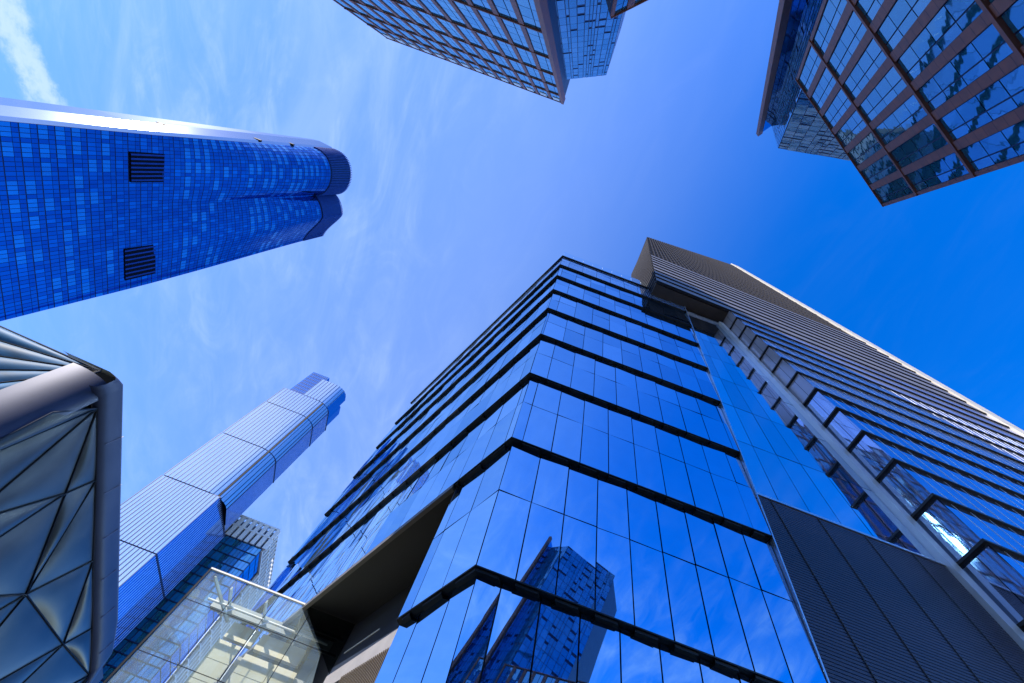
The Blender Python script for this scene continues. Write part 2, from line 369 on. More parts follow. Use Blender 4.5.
# recessed wall: dark panels, pale band, louvres
def bw(s, z, d=0): p = PB + BD * s - BN * d; return V((p.x, p.y, z))
s0 = (V((e1.x, e1.y, 0)) - PB).dot(BD)
wl = MB(); wl.box(bw(s0, GZ), BD * (14 - s0), BN * .4, (0, 0, zl - .03 - GZ)); wl.build('recessed_wall', G['recess'], sh)
bd = MB()
P = [bw(.3, 15.9, .12), bw(.3, 17.35, .12), bw(s0 + .2, 16.55, .12), bw(s0 + .2, 15.55, .12)]
bd.loft(P, [p + BN * .119 for p in P]); bd.build('pale_band', mat('pale_grey_band', (.24, .24, .27), .6), sh)
ln = MB(); ln.box(bw(-.6, 18.1, .05), BD * -4.2, BN * .049, (0, 0, .07)); ln.build('light_strip', G['white'], sh)
lv = MB()
for i in range(60):
    s = s0 + .15 + i * .22
    if s > 1.0: break
    lv.box(bw(s, GZ + .2, .16), BD * .09, BN * .159, (0, 0, 15.35 - GZ + max(0, (s - s0)) * .03))
lv.build('louvre', mat('bronze_louvre', (.16, .13, .10), .45, .4), sh)
# roof and a small white penthouse coping near the right end
rf = MB(); a = body_poly(zc1 + .01, .5); rf.poly(a); rf.build('roof', G['roof'], sh)
ph_ = MB(); ph_.abox(21.6, 25.2, 15.6, 17.5, zc1, zc1 + 8.2); ph_.build('penthouse', G['white'], sh)

# ================================================================== striped tower
Y0 = 11.85
TX = 32.4
ER = V((math.cos(R(1.5)), math.sin(R(1.5)), 0))
st = thing('striped_tower', 'tall grey tower with dark horizontal ribbons and white edge, behind the central glass building', 'building', (55, 30, GZ))
FH = 4.28; ZS = 76.6; WX = 48.3
YW = 14.65
def fp(s, z, off): return V((TX, Y0, z)) + ER * s + V((0, off, 0))
def xleft(z): return 19.1 + .1366 * (z - 77.6)
NF = 18
for i in range(NF):                       # lower storeys
    z0 = ZS - FH * (i + 1); z1 = z0 + FH
    mid = MB(); d = .22; gl = MB()
    # front and side glass leaning in towards the top
    nm = 16
    for q in range(nm):
        a, b = WX * q / nm + .03, WX * (q + 1) / nm - .03
        if q == 0: a = .0
        if q == nm - 1: b = WX
        j = [random.uniform(-.008, .008) for _ in range(4)]
        gl.poly([fp(a, z0 + .20, .10 + j[0]), fp(b, z0 + .20, .10 + j[1]), fp(b, z1, d + j[2]), fp(a + (.5 if q == 0 else 0), z1, d + j[3])])
    for (ya, yb) in ((Y0, Y0 + 1.2), (Y0 + 1.25, YW)):
        gl.poly([(TX + .10, yb, z0 + .20), (TX + .10, ya + (.10 if ya == Y0 else 0), z0 + .20), (TX + d, ya + (d if ya == Y0 else 0), z1), (TX + d, yb, z1)])
    gb = gl.build('window_band', G['stripe_glass'] if z0 < 44 else G['lilac_reflect'], st)
    lg = MB()
    P = [fp(0, z0, 0), fp(WX, z0, 0), fp(WX, z0, .6), (TX + .6, Y0 + .6, z0), (TX + .6, YW, z0), (TX, YW, z0)]
    P = [V(p) for p in P]
    lg.loft(P, [p + V((0, 0, .20)) for p in P]); lg.build('ledge', G['soffit'], st)
    if z0 < 60:
        fm = MB()
        for q in range(1, nm * 2):
            a = WX * q / (nm * 2)
            fm.box(fp(a - .02, z0 + .20, .06), ER * .04, (0, .05, 0), V((0, d - .08, FH - .20)))
        fm.build('mullion', G['fin_white'], gb)
nu = 9
for i in range(nu):                       # upper storeys: grey ribbons, stepping out over the link
    z0 = ZS + FH * i; z1 = z0 + FH; d = .22
    s0_, s1_ = xleft(z0) - TX, xleft(z1) - TX
    pn = MB(); pn.poly([fp(s0_, z0 + .20, .05), fp(WX, z0 + .20, .05), fp(WX, z1, d), fp(s1_, z1, d)])
    pn.build('ribbon_panel', G['stripe_metal'], st)
    lg = MB(); P = [fp(s0_, z0, 0), fp(WX, z0, 0), fp(WX, z0, .5), fp(s0_, z0, .5)]; lg.loft(P, [p + V((0, 0, .20)) for p in P])
    lg.build('ledge', G['soffit'], st)
ZC = ZS + FH * nu
cr = MB()
tl, trr = fp(0 - .4, 172.5, .3), fp(WX + .4, 212, .3)
bl, br_ = fp(xleft(ZC) - TX, ZC, .3), fp(WX, ZC, .3)
cr.poly([bl, br_, trr, tl]); cro = cr.build('crown_screen', G['crown'], st)
cs = MB()
for i in range(1, 46):
    t = i / 46
    a, b = bl.lerp(br_, t), tl.lerp(trr, t); cs.box(a - ER * .16 - V((0, .16, 0)), ER * .32, (0, .14, 0), b - a)
for i in range(0, 15):
    t = i / 15; a, b = bl.lerp(tl, t), br_.lerp(trr, t); cs.box(a - V((0, .12, 0)), b - a, (0, .1, 0), (0, 0, .5))
cs.build('crown_slats', G['crown_slat'], cro)
# slanted left cheek
ck = MB()
A, B, C_, D = V((xleft(172.5), Y0 + .1, 172.5)), V((xleft(158), 25.0, 158)), V((xleft(77.6), 25.0, 77.6)), V((xleft(77.6), Y0 + .1, 77.6))
ck.poly([A, D, C_, B]); cko = ck.build('slanted_cheek', G['crown'], st)
cr2 = MB()
for i in range(26):
    z = 80 + i * 3.5
    if z > 158: break
    a = V((xleft(z) - .12, Y0 + .1, z)); b = V((xleft(z) - .12, 25, z)); cr2.box(a, b - a, (.1, 0, 0), (0, 0, .9))
cr2.build('cheek_slats', G['crown_slat'], cko)
# soffit of the upper block, bodies, white edge wall
so_ = MB(); P = [V((xleft(ZS) + .1, Y0 + .3, ZS - .02)), fp(WX, ZS - .02, .5), fp(WX, ZS - .02, 14), V((xleft(ZS) + .1, 26, ZS - .02))]
so_.loft(P, [p + V((0, 0, .3)) for p in P]); so_.build('upper_soffit', G['brown_soffit'], st)
bo = MB()
bo.loft([fp(.62, GZ, .62), fp(WX, GZ, .62), fp(WX, GZ, 30), V((TX + .62, Y0 + 32, GZ))], [fp(.62, ZS, .62), fp(WX, ZS, .62), fp(WX, ZS, 30), V((TX + .62, Y0 + 32, ZS))])
bo.loft([fp(xleft(ZS) - TX + .3, ZS + .3, .85), fp(WX, ZS + .3, .85), fp(WX, ZS + .3, 14), V((xleft(ZS) + .3, 24.6, ZS + .3))], [fp(xleft(158) - TX + .3, 158, .85), fp(WX, 158, .85), fp(WX, 158, 14), V((xleft(158) + .3, 24.6, 158))])
bo.build('body', G['core'], st)
wf = MB(); P = [fp(WX, GZ, -.15), fp(WX + 3.6, GZ, -.15), fp(WX + 3.6, GZ, 20), fp(WX, GZ, 20)]; wf.loft(P, [p + V((0, 0, 214 - GZ)) for p in P])
wfo = wf.build('white_edge_wall', G['stone_white'], st)
wj = MB()
for i in range(50): wj.box(fp(WX + .02, i * FH + 1, -.16), ER * 3.5, (0, .01, 0), (0, 0, .07))
wj.build('wall_joints', G['joint'], wfo)
# link wall: mirror glass above a louvred navy plinth, and the steel corner column
ZP = 25.0
lk = MB(); NXs = 6
zs_ = [ZP + .3 + (ZS - 2 - ZP) * i / 7 for i in range(8)]
for i in range(7):
    for j in range(NXs):
        z0, z1 = zs_[i] + .04, zs_[i + 1] - .04
        f = lambda u, z: V((lerp(XR(z) + .06 if z < 81 else 26, TX - .9, u), YW, z))
        jj = [V((0, random.uniform(-.01, .01), 0)) for _ in range(4)]
        lk.poly([f(j / NXs + .002, z0) + jj[0], f((j + 1) / NXs - .002, z0) + jj[1], f((j + 1) / NXs - .002, z1) + jj[2], f(j / NXs + .002, z1) + jj[3]])
lk.build('link_glass', coated_glass('link_mirror_glass', (.74, .86, 1.0), (.02, .05, .09), .85, .01, .012, .12), st)
lb = MB(); lb.loft([V((XR(GZ) + .02, YW + .06, GZ)), V((TX + 1, YW + .06, GZ)), V((TX + 1, YW + 6, GZ)), V((XR(GZ) + .02, YW + 6, GZ))], [V((XR(ZS) + .02, YW + .06, ZS)), V((TX + 1, YW + .06, ZS)), V((TX + 1, YW + 6, ZS)), V((XR(ZS) + .02, YW + 6, ZS))])
lb.build('link_body', G['core'], st)
ltop = MB(); ltop.loft([V((XR(ZS - 2) + .1, YW - .2, ZS - 2)), V((TX - .9, YW - .2, ZS - 2)), V((TX - .9, YW + .05, ZS - 2)), V((XR(ZS - 2) + .1, YW + .05, ZS - 2))], [V((XR(ZS - 1.2) + .1, YW - .2, ZS - 1.2)), V((TX - .9, YW - .2, ZS - 1.2)), V((TX - .9, YW + .05, ZS - 1.2)), V((XR(ZS - 1.2) + .1, YW + .05, ZS - 1.2))])
ltop.build('link_cornice', G['steel'], st)
pl_ = MB(); pl_.loft([V((XR(GZ) + .04, YW - .12, GZ)), V((TX - .9, YW - .12, GZ)), V((TX - .9, YW + .05, GZ)), V((XR(GZ) + .04, YW + .05, GZ))], [V((XR(ZP) + .04, YW - .12, ZP)), V((TX - .9, YW - .12, ZP)), V((TX - .9, YW + .05, ZP)), V((XR(ZP) + .04, YW + .05, ZP))])
plo = pl_.build('louvred_plinth', G['plinth'], st)
ps = MB()
z = GZ + .1
while z < ZP - .1:
    x0 = XR(z) + .06; ps.box((x0, YW - .15, z), (TX - .95 - x0, 0, 0), (0, .03, 0), (0, 0, .145)); z += .19
ps.build('plinth_slats', G['plinth_slat'], plo)
pj = MB()
for i in range(1, 5):
    x = lerp(XR(12), TX, i / 5); pj.box((x, YW - .2, GZ), (.05, 0, 0), (0, .03, 0), (0, 0, ZP - GZ - .05))
pj.build('plinth_joints', G['joint'], plo)
ptp = MB(); ptp.loft([V((XR(ZP) + .05, YW - .22, ZP)), V((TX - .9, YW - .22, ZP)), V((TX - .9, YW - .02, ZP)), V((XR(ZP) + .05, YW - .02, ZP))], [V((XR(ZP) + .05, YW - .22, ZP + .2)), V((TX - .9, YW - .22, ZP + .2)), V((TX - .9, YW - .02, ZP + .2)), V((XR(ZP) + .05, YW - .02, ZP + .2))])
ptp.build('plinth_coping', G['steel'], st)
cc = MB(); cc.abox(TX - .9, TX - .15, YW - .5, YW + .4, GZ, ZS - 1.2); cc.abox(TX - .15, TX + .05, YW - .25, YW + .4, GZ, ZS - 1.2)
cc.build('corner_column', mat('pale_column_metal', (.62, .66, .68), .35, .5, var=.05), st)

# ================================================================== round-lobed blue tower
bt = thing('lobed_tower', 'dark blue tower with two rounded lobes on top and a side coloured pale like mirrored sky', 'building', (-150, 60, GZ))
HT = 250.0
def sm(x): x = max(0, min(1, x)); return x * x * (3 - 2 * x)
def tower_out(t, z):
    """outline of the east face, t in 0..1 from its pale south corner to its far corner, bulging into two lobes near the top"""
    h = sm((z / HT - .50) / .50)
    y_flat = lerp(33.8, 86.8, t); x_flat = -136.0
    # lobed outline at the roof
    if t < .44:
        q = t / .44; a = math.pi * lerp(-.02, .93, q); y = 44.5 - 12.0 * math.cos(a); x = -136 + 12.5 * max(0, math.sin(a)) ** .8
    else:
        q = (t - .44) / .56; a = math.pi * lerp(.10, .66, q)
        y = 70.5 - 15.0 * math.cos(a) + max(0, q - .6) ** 1.5 * 22; x = -137 + 12.5 * max(0, math.sin(a)) ** .8 - sm((q - .5) / .5) * 9
    return V((lerp(x_flat, x, h), lerp(y_flat, y, h), z))
NFL, NCW = 62, 44
FL = HT / NFL
base = MB(); pan = [MB(), MB(), MB()]
rnd = random.Random(3)
CROWN = 5
light_rows = {}
for i in range(NFL):
    z0, z1 = GZ if i == 0 else i * FL, (i + 1) * FL
    for j in range(NCW):
        a, b = tower_out(j / NCW, z0), tower_out((j + 1) / NCW, z0); c, d = tower_out((j + 1) / NCW, z1), tower_out(j / NCW, z1)
        base.poly([b, a, d, c])
        if i >= NFL - CROWN: continue
        nrm = (a - b).cross(c - b).normalized()
        if nrm.x < 0: nrm = -nrm
        g_ = (j + (i // 4) % 2) // 4
        mech = 31 <= i <= 36
        key = (i, g_)
        if key not in light_rows:
            pr = .50 + .20 * math.sin(i * .55) + .16 * math.sin(i * 1.7 + g_ * .8) - .34 * (j / NCW) + (.30 if j < 8 else 0)
            light_rows[key] = rnd.random() < pr
        pale_pane = light_rows[key] and ((j + (i // 4) % 2) % 4 != 3) and not mech and i > 4
        mi = 2 if pale_pane else (1 if rnd.random() < .3 else 0)
        e = .08; u0, u1, v0, v1 = .06, .94, .05, .60
        P = [a.lerp(b, u0).lerp(d.lerp(c, u0), v0), a.lerp(b, u1).lerp(d.lerp(c, u1), v0), a.lerp(b, u1).lerp(d.lerp(c, u1), v1), a.lerp(b, u0).lerp(d.lerp(c, u0), v1)]
        jt = [nrm * (e + rnd.uniform(-.012, .012)) for _ in range(4)]
        pan[mi].poly([p + q for p, q in zip(P, jt)])
        v0, v1 = .63, .98
        P = [a.lerp(b, u0).lerp(d.lerp(c, u0), v0), a.lerp(b, u1).lerp(d.lerp(c, u1), v0), a.lerp(b, u1).lerp(d.lerp(c, u1), v1), a.lerp(b, u0).lerp(d.lerp(c, u0), v1)]
        pan[0].poly([p + nrm * .08 for p in P])
fo = base.build('east_facade', G['tower_frame'], bt)
allp = MB()
for mi in range(3):
    for f in pan[mi].f: allp.poly([pan[mi].v[k] for k in f], mi)
po = allp.build('window_pane', [G['tower_dark'], G['tower_mid'], G['tower_pale']], bt); po['kind'] = 'stuff'
# crown louvres
zc_ = HT - CROWN * FL
cf = MB()
for j in range(NCW * 2):
    t = (j + .5) / (NCW * 2); a = tower_out(t, zc_ + .5); b = tower_out(t, HT + .6); p = tower_out(min(1, t + .004), zc_ + .5) - a
    if p.length < 1e-6: continue
    p.normalize(); n_ = V((p.y, -p.x, 0)); n_ = n_ if n_.x > 0 else -n_
    cf.box(a - p * .16, p * .32, n_ * .55, b - a)
cf.build('crown_fins', G['crown_fin'], bt)
# south side coloured pale for mirrored sky, rounded where it turns
ss = MB(); sides = []
for z in (GZ, HT * .3, HT * .55, HT * .8, HT):
    h = sm((z / HT - .5) / .5); p0 = tower_out(0, z)
    yy = lerp(33.8, 32.4, h)
    prof = [p0, V((p0.x - 1.5, yy - .8, z)), V((p0.x - 9, yy - 1.6, z)), V((lerp(-156, -149, h), yy - 1.2, z)), V((lerp(-166, -156, h), yy + 3.5, z)), V((lerp(-170, -160, h), yy + 14, z))]
    sides.append(prof)
for a, b in zip(sides[:-1], sides[1:]):
    for q in range(len(a) - 1): ss.poly([a[q], a[q + 1], b[q + 1], b[q]])
sso = ss.build('sky_bright_side', G['tower_side'], bt, smooth=False)
vt = MB()
for (z, x0) in ((96, -149), (150, -147), (190, -140), (212, -139), (62, -141)):
    vt = MB(); vt.abox(x0, x0 + 3.2, 31.9, 32.6, z, z + 1.3); vt.build('small_vent', G['louver'], sso)
# the two dark mechanical vents
for (y0, y1, z0, z1) in ((39.5, 49.0, 129.5, 141.5), (71.5, 83.0, 127.0, 138.5)):
    vx = max(tower_out(k / 60, z1).x for k in range(61) if y0 < tower_out(k / 60, z1).y < y1)
    vb = MB(); vb.abox(vx - 3, vx + .04, y0, y1, z0, z1); vo = vb.build('mechanical_vent', G['louver'], bt)
    vs = MB()
    for i in range(7):
        y = lerp(y0, y1, (i + .5) / 7); vs.abox(vx + .03, vx + .12, y - .35, y + .2, z0, z1)
    vs.build('vent_slats', G['vent_blue'], vo)
ro_ = MB(); rp_ = [tower_out(j / NCW, HT) for j in range(NCW + 1)] + [V((-175, 88, HT)), V((-175, 38, HT))]; ro_.poly(rp_); ro_.build('roof', G['roof'], bt)
bb = MB(); P = [V((-139, 36, GZ)), V((-139, 85, GZ)), V((-178, 85, GZ)), V((-168, 40, GZ))]; bb.loft(P, [p + V((0, 0, HT - 1 - GZ)) for p in P]); bb.build('body', G['core'], bt)
nb = MB(); P0 = [tower_out(1, GZ), V((-178, 92, GZ))]; P1 = [tower_out(1, HT), V((-178, 92, HT))]; nb.poly([P0[0], P0[1], P1[1], P1[0]]); nb.build('north_side', G['tower_mid'], bt)

# ================================================================== finned supertall, south face coloured pale for mirrored sky
sk = thing('finned_skyscraper', 'pale finned skyscraper with stepped blue top beyond the cushioned hall', 'building', (-150, 255, GZ))
YF = 240.0
def outline(z):
    """plan outline: left end, along the south face, round the corner, along the east face"""
    up = z > 183
    xl = -174.0 + .004 * z
    if not up: return [V((xl, YF, z)), V((-135.8, YF, z)), V((-130.9, 272, z))]
    pts = [V((xl, YF, z))]
    for i in range(9):
        a = math.pi / 2 * i / 8; pts.append(V((-144 + 12.6 * math.sin(a), YF + 9 - 9 * math.cos(a), z)))
    pts.append(V((-131.0, 267.5, z)))
    return pts
tiers = [(GZ, 58), (58, 140), (140, 183), (183, 230), (230, 276), (276, 300)]
def plen(pts): return sum((pts[i + 1] - pts[i]).length for i in range(len(pts) - 1))
def along(pts, s):
    for i in range(len(pts) - 1):
        l = (pts[i + 1] - pts[i]).length
        if s <= l + 1e-6:
            d = (pts[i + 1] - pts[i]) / l; return pts[i] + d * s, d
        s -= l
    d = (pts[-1] - pts[-2]).normalized(); return pts[-1], d
def finned(zA, zB, pts, split, parent, nS=17, nE=22):
    """skin with fins from zA to zB; split = arc length where the south face ends"""
    skS, skE, fS, fE = MB(), MB(), MB(), MB()
    up = V((0, 0, zB - zA)); L = plen(pts)
    s = 0; prev = pts[0]; acc = 0
    for i in range(len(pts) - 1):
        l = (pts[i + 1] - pts[i]).length
        (skS if acc < split - .01 else skE).poly([pts[i], pts[i + 1], pts[i + 1] + up, pts[i] + up]); acc += l
    for i in range(nS + 1):
        p, d = along(pts, split * i / nS); n_ = V((d.y, -d.x, 0)); fS.box(p - d * .2, d * .4, n_ * .18, up)
    for i in range(1, nE + 1):
        p, d = along(pts, split + (L - split) * i / nE); n_ = V((d.y, -d.x, 0)); fE.box(p - d * .16, d * .32, n_ * .12, up)
    a = skS.build('south_glass', G['sky_pale_glass'], parent); fS.build('fins', G['tower_frame'], a)
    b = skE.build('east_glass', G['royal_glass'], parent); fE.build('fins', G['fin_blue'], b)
for (za, zb) in tiers:
    o_ = outline(za + 1); pts = [V((p.x, p.y, za)) for p in o_]
    split = (pts[1] - pts[0]).length if za < 183 else plen(pts[:-1])
    finned(za + .0, zb - .7, pts, split, sk, 17, 20)
    jn = MB(); ins = [V((p.x + .4, p.y + .4, 0)) for p in pts] + [V((-173, 268, 0))]
    jn.loft([V((p.x, p.y, zb - .75)) for p in ins], [V((p.x, p.y, zb + .05)) for p in ins]); jn.build('storey_joint', G['tower_frame'], sk)
# top: curved front lobe, set-back blue block and rear lobe
tp = [V((-156, YF, 299.9))]
for i in range(9):
    a = math.pi / 2 * i / 8; tp.append(V((-144 + 12.6 * math.sin(a), YF + 9 - 9 * math.cos(a), 299.9)))
tp.append(V((-131.2, 252, 299.9)))
finned(300, 330, tp, plen(tp[:-1]), sk, 10, 4)
tb = MB(); P = [p + V((.5, .5, 0)) for p in tp] + [V((-156, 252, 299.9))]; tb.loft(P, [p + V((0, 0, 29)) for p in P]); tb.build('front_lobe', G['royal_glass'], sk)
t2 = MB(); P = [V((-172.6, 246, 299)), V((-156.2, 246, 299)), V((-156.2, 262, 299)), V((-172.6, 262, 299))]; t2.loft(P, [p + V((0, 0, 45)) for p in P]); t2.build('setback_block', G['royal_glass'], sk)
t3 = MB(); P = [V((-150, 254.5, 299)), V((-133, 254.5, 299)), V((-131.3, 257, 299)), V((-131.5, 265, 299)), V((-150, 266, 299))]; t3.loft(P, [p + V((0, 0, 24)) for p in P]); t3.build('rear_lobe', G['royal_glass'], sk)
tg = MB()
for i in range(1, 9):
    x = lerp(-172.6, -156.2, i / 9); tg.abox(x - .12, x + .12, 245.85, 245.98, 301, 344)
for i in range(1, 10): tg.abox(-172.5, -156.3, 245.86, 245.97, 299 + 4.6 * i, 299.3 + 4.6 * i)
tg.build('setback_grid', G['tower_frame'], sk)
kb = MB(); P = [V((-173, 241, GZ)), V((-137, 241, GZ)), V((-133, 266, GZ)), V((-173, 266, GZ))]; kb.loft(P, [p + V((0, 0, 300 - GZ)) for p in P]); kb.build('body', G['core'], sk)

# ================================================================== small lattice-crowned block
sb = thing('office_block', 'blue glass block with white lattice crown between finned skyscraper and glass pavilion', 'building', (0, 0, 0))
sb.scale = (2.3, 2.3, 2.3)
SX, SY, SH = -47.7, 123.0, 90.0
sbk = sb
gb_ = MB()
nf = 33; nx = 9; ny = 5
bs = MB(); bs.abox(SX - 30, SX - .3, SY + .3, SY + 8.5, GZ, 83); bs.build('body', G['tower_frame'], sbk)
for i in range(nf):
    z0, z1 = i * 83 / nf, (i + 1) * 83 / nf
    for j in range(nx * 3):
        x0, x1 = SX - 30 + 30 * j / (nx * 3), SX - 30 + 30 * (j + 1) / (nx * 3)
        jt = [random.uniform(-.02, .02) for _ in range(4)]
        gb_.poly([(x0 + .05, SY + jt[0], z0 + .15), (x1 - .05, SY + jt[1], z0 + .15), (x1 - .05, SY + jt[2], z1 - .15), (x0 + .05, SY + jt[3], z1 - .15)], random.choice((0, 0, 1)))
    for j in range(4):
        y0, y1 = SY + .05 + 8.4 * j / 4, SY + 8.4 * (j + 1) / 4
        gb_.poly([(SX, y0, z0 + .15), (SX, y1 - .1, z0 + .15), (SX, y1 - .1, z1 - .15), (SX, y0, z1 - .15)], 2)
gp_ = gb_.build('window_pane', [G['cyan_glass'], G['brown_win'], G['royal_glass']], sbk); gp_['kind'] = 'stuff'
fr = MB()
for i in range(nf + 1): fr.abox(SX - 30, SX + .12, SY - .16, SY - .02, i * 83 / nf - .11, i * 83 / nf + .11)
for j in range(nx + 1): x = SX - 30 + 30 * j / nx; fr.abox(x - .09, x + .09, SY - .2, SY - .03, GZ, 83)
fr.build('facade_grid', G['tower_frame'], sbk)
lt = MB()
for j in range(17):
    x = SX - 30 + 30.4 * j / 16
    lt.abox(x - .60, x + .60, SY - .5, SY + .3, 83, 86.4); lt.abox(x - .60, x + .60, SY - .5, SY + .3, 86.9, SH - .2)
for z in (86.4, SH - .2): lt.abox(SX - 30.2, SX + .6, SY - .55, SY + .2, z, z + .5)
for j in range(13):
    y = SY + .8 + 23.5 * j / 12
    zb = 83 if y < SY + 9 else GZ
    lt.abox(SX - .2, SX + .5, y - .28, y + .28, zb, SH)
for i in range(24):
    z = 90 - i * 3.6; lt.abox(SX - .1, SX + .42, SY + (9 if z < 82 else .5), SY + 25, z - .3, z + .1)
lt.build('lattice_crown', G['white'], sbk)
lb2 = MB(); lb2.abox(SX - 29.5, SX - .5, SY + 1, SY + 24, 83, SH - .5); lb2.abox(SX - 29, SX - .5, SY + 9, SY + 24.6, GZ, 83); lb2.build('rear_block', G['tower_frame'], sbk)

# ================================================================== cushioned arts hall
hall = thing('arts_hall', 'low hall of puffy grey film cushions in a smooth violet metal frame', 'building', (-45, 50, GZ))
def cushion(tri, nrm, bulge, material, n=12, name='film_cushion'):
    A, B, C = [V(p) for p in tri]; nrm = V(nrm)
    b = MB(); idx = {}
    for i in range(n + 1):
        for j in range(n + 1 - i):
            k = n - i - j; u, v_, w_ = i / n, j / n, k / n
            h = (27 * u * v_ * w_) ** .8
            idx[(i, j)] = len(b.v); b.v.append(A * u + B * v_ + C * w_ + nrm * bulge * h)
    for i in range(n):
        for j in range(n - i):
            q = [idx[(i, j)], idx[(i + 1, j)], idx[(i, j + 1)]]; b.f.append(q); b.mi.append(0)
            if i + j < n - 1: b.f.append([idx[(i + 1, j)], idx[(i + 1, j + 1)], idx[(i, j + 1)]]); b.mi.append(0)
    o = b.build(name, material, hall, smooth=True)
    s = MB()
    for p, q in ((A, B), (B, C), (C, A)): s.tube(p + nrm * .05, q + nrm * .05, .085, 6)
    s.build('seam', G['seam'], o); return o
HX = -33.0
def hp(y, z): return (HX, y, z)
co = hp(31.9, 28.0); N3 = hp(39.4, 24.9); r1 = hp(40.1, 27.5); N1 = hp(48.2, 21.1); r2 = hp(50.6, 26.7); r3 = hp(61.1, 26.1); N2 = hp(59.4, 23.3); r4 = hp(69.0, 25.4)
la = hp(36.3, 18.2); lb_ = hp(34.2, 16.5); tl_ = hp(30.2, 24.6); ll = hp(31.0, 15.5)
d1 = hp(40.0, 14.6); d2_ = hp(46.0, 13.6); d3 = hp(53.5, 13.2); d4 = hp(60.0, 15.0); d5 = hp(71.0, 17.0)
for t in ((co, tl_, ll), (co, ll, la), (co, la, N3), (co, N3, r1), (r1, N3, N1), (r1, N1, r2), (N3, la, d1), (N3, d1, N1), (N1, d1, d2_), (N1, d2_, d3), (N1, d3, N2), (r2, N1, N2), (r2, N2, r3), (N2, r4, r3), (N2, d3, d4), (N2, d4, r4), (r4, d4, d5)):
    cushion(t, (1, 0, 0), .34, G['etfe'])
# south cushions: long strips fanning from the top corner
ap = (-34.6, 29.6, 29.9)
ends = [(-60, 29.6, 31.5), (-60, 29.6, 27.2), (-55, 29.6, 22), (-50, 29.6, 17.5), (-45, 29.6, 13.5), (-40.5, 29.6, 12.0), (-37.6, 29.6, 12)]
for a, b in zip(ends[:-1], ends[1:]): cushion((ap, a, b), (0, -1, 0), .5, G['etfe_sky'], 16, 'south_cushion')
# frame: rounded corner column and top fascia
fm = MB()
def ring(z):
    pts = []
    for i in range(9):
        a = math.pi / 2 * i / 8; pts.append(V((-36.6 + 3.75 * math.sin(a), 31.0 - 1.8 * math.cos(a), z)))
    return pts
zz = [GZ, 8, 16, 22, 26, 28.0, 29.3]
rings = []
for z in zz:
    k = sm((28 - z) / 20); rr = ring(z); rings.append([V((p.x, p.y - .0, z)) for p in rr])
for a, b in zip(rings[:-1], rings[1:]):
    i0 = len(fm.v); fm.v += a + b; n = len(a)
    for q in range(n - 1): fm.f.append([i0 + q, i0 + q + 1, i0 + n + q + 1, i0 + n + q]); fm.mi.append(0)
fm.build('corner_column', G['shed_metal'], hall, smooth=True)
ft = MB()
# fascia sweeps from the inner cushion edge up and over to the roof edge, with rounded ends
sec = []
ys = [29.4, 29.8, 30.6, 32, 36, 45, 55, 64, 68.5, 70.5, 71.2]
for y in ys:
    t = (y - 30) / 40; drop = 0
    if y < 30.4: drop = (30.4 - y) * .7
    if y > 68: drop = (y - 68) ** 1.3 * 1.2
    zi = 28.0 - 2.6 * max(0, t) - drop * .4; zo = 30.5 - 1.8 * max(0, t) - drop
    sec.append([V((HX - .3, y, zi)), V((HX + .22, y, zi + .15)), V((HX + .42, y, lerp(zi, zo, .35))), V((HX + .38, y, lerp(zi, zo, .8))), V((HX + .05, y, zo - .1)), V((HX - .9, y, zo + .25)), V((HX - 6, y, zo + .6))])
for a, b in zip(sec[:-1], sec[1:]):
    i0 = len(ft.v); ft.v += a + b; n = len(a)
    for q in range(n - 1): ft.f.append([i0 + q, i0 + q + 1, i0 + n + q + 1, i0 + n + q]); ft.mi.append(0)
ft.build('top_fascia', G['shed_metal'], hall, smooth=True)
fj = MB()
for y in (36, 42, 48, 54, 60, 66): 
    t = (y - 30) / 40; fj.box((HX + .40, y, 28.6 - 2.6 * t), (.05, 0, 0), (0, .05, 0), (0, .3, 1.7))
fj.build('fascia_joints', mat('violet_joint', (.10, .10, .2), .5), hall)
fe = MB(); P = [V((HX + .3, 69.2, GZ)), V((HX + .3, 71.6, GZ)), V((HX - 4, 73.4, GZ)), V((HX - 4, 69.2, GZ))]; fe.loft(P, [p + V((0, 0, 26.6 - GZ)) for p in P]); fe.build('end_column', G['shed_metal'], hall)
hb = MB(); hb.abox(-64, HX - .4, 30.4, 71, GZ, 27.6); hb.abox(-64, -35.5, 30.2, 70.5, 27.5, 29.6); hb.build('body', G['core'], hall)
lw_ = MB(); lw_.abox(HX - .02, HX + .3, 33, 70, GZ, 12.5); lw_.build('lower_wall', G['shed_metal'], hall)
fl = MB()
for i in range(4): fl.abox(-38.6 + i * .5, -38.2 + i * .5, 28.9, 29.5, 23.6, 24.0)
flo = fl.build('floodlight', G['seam'], hall)

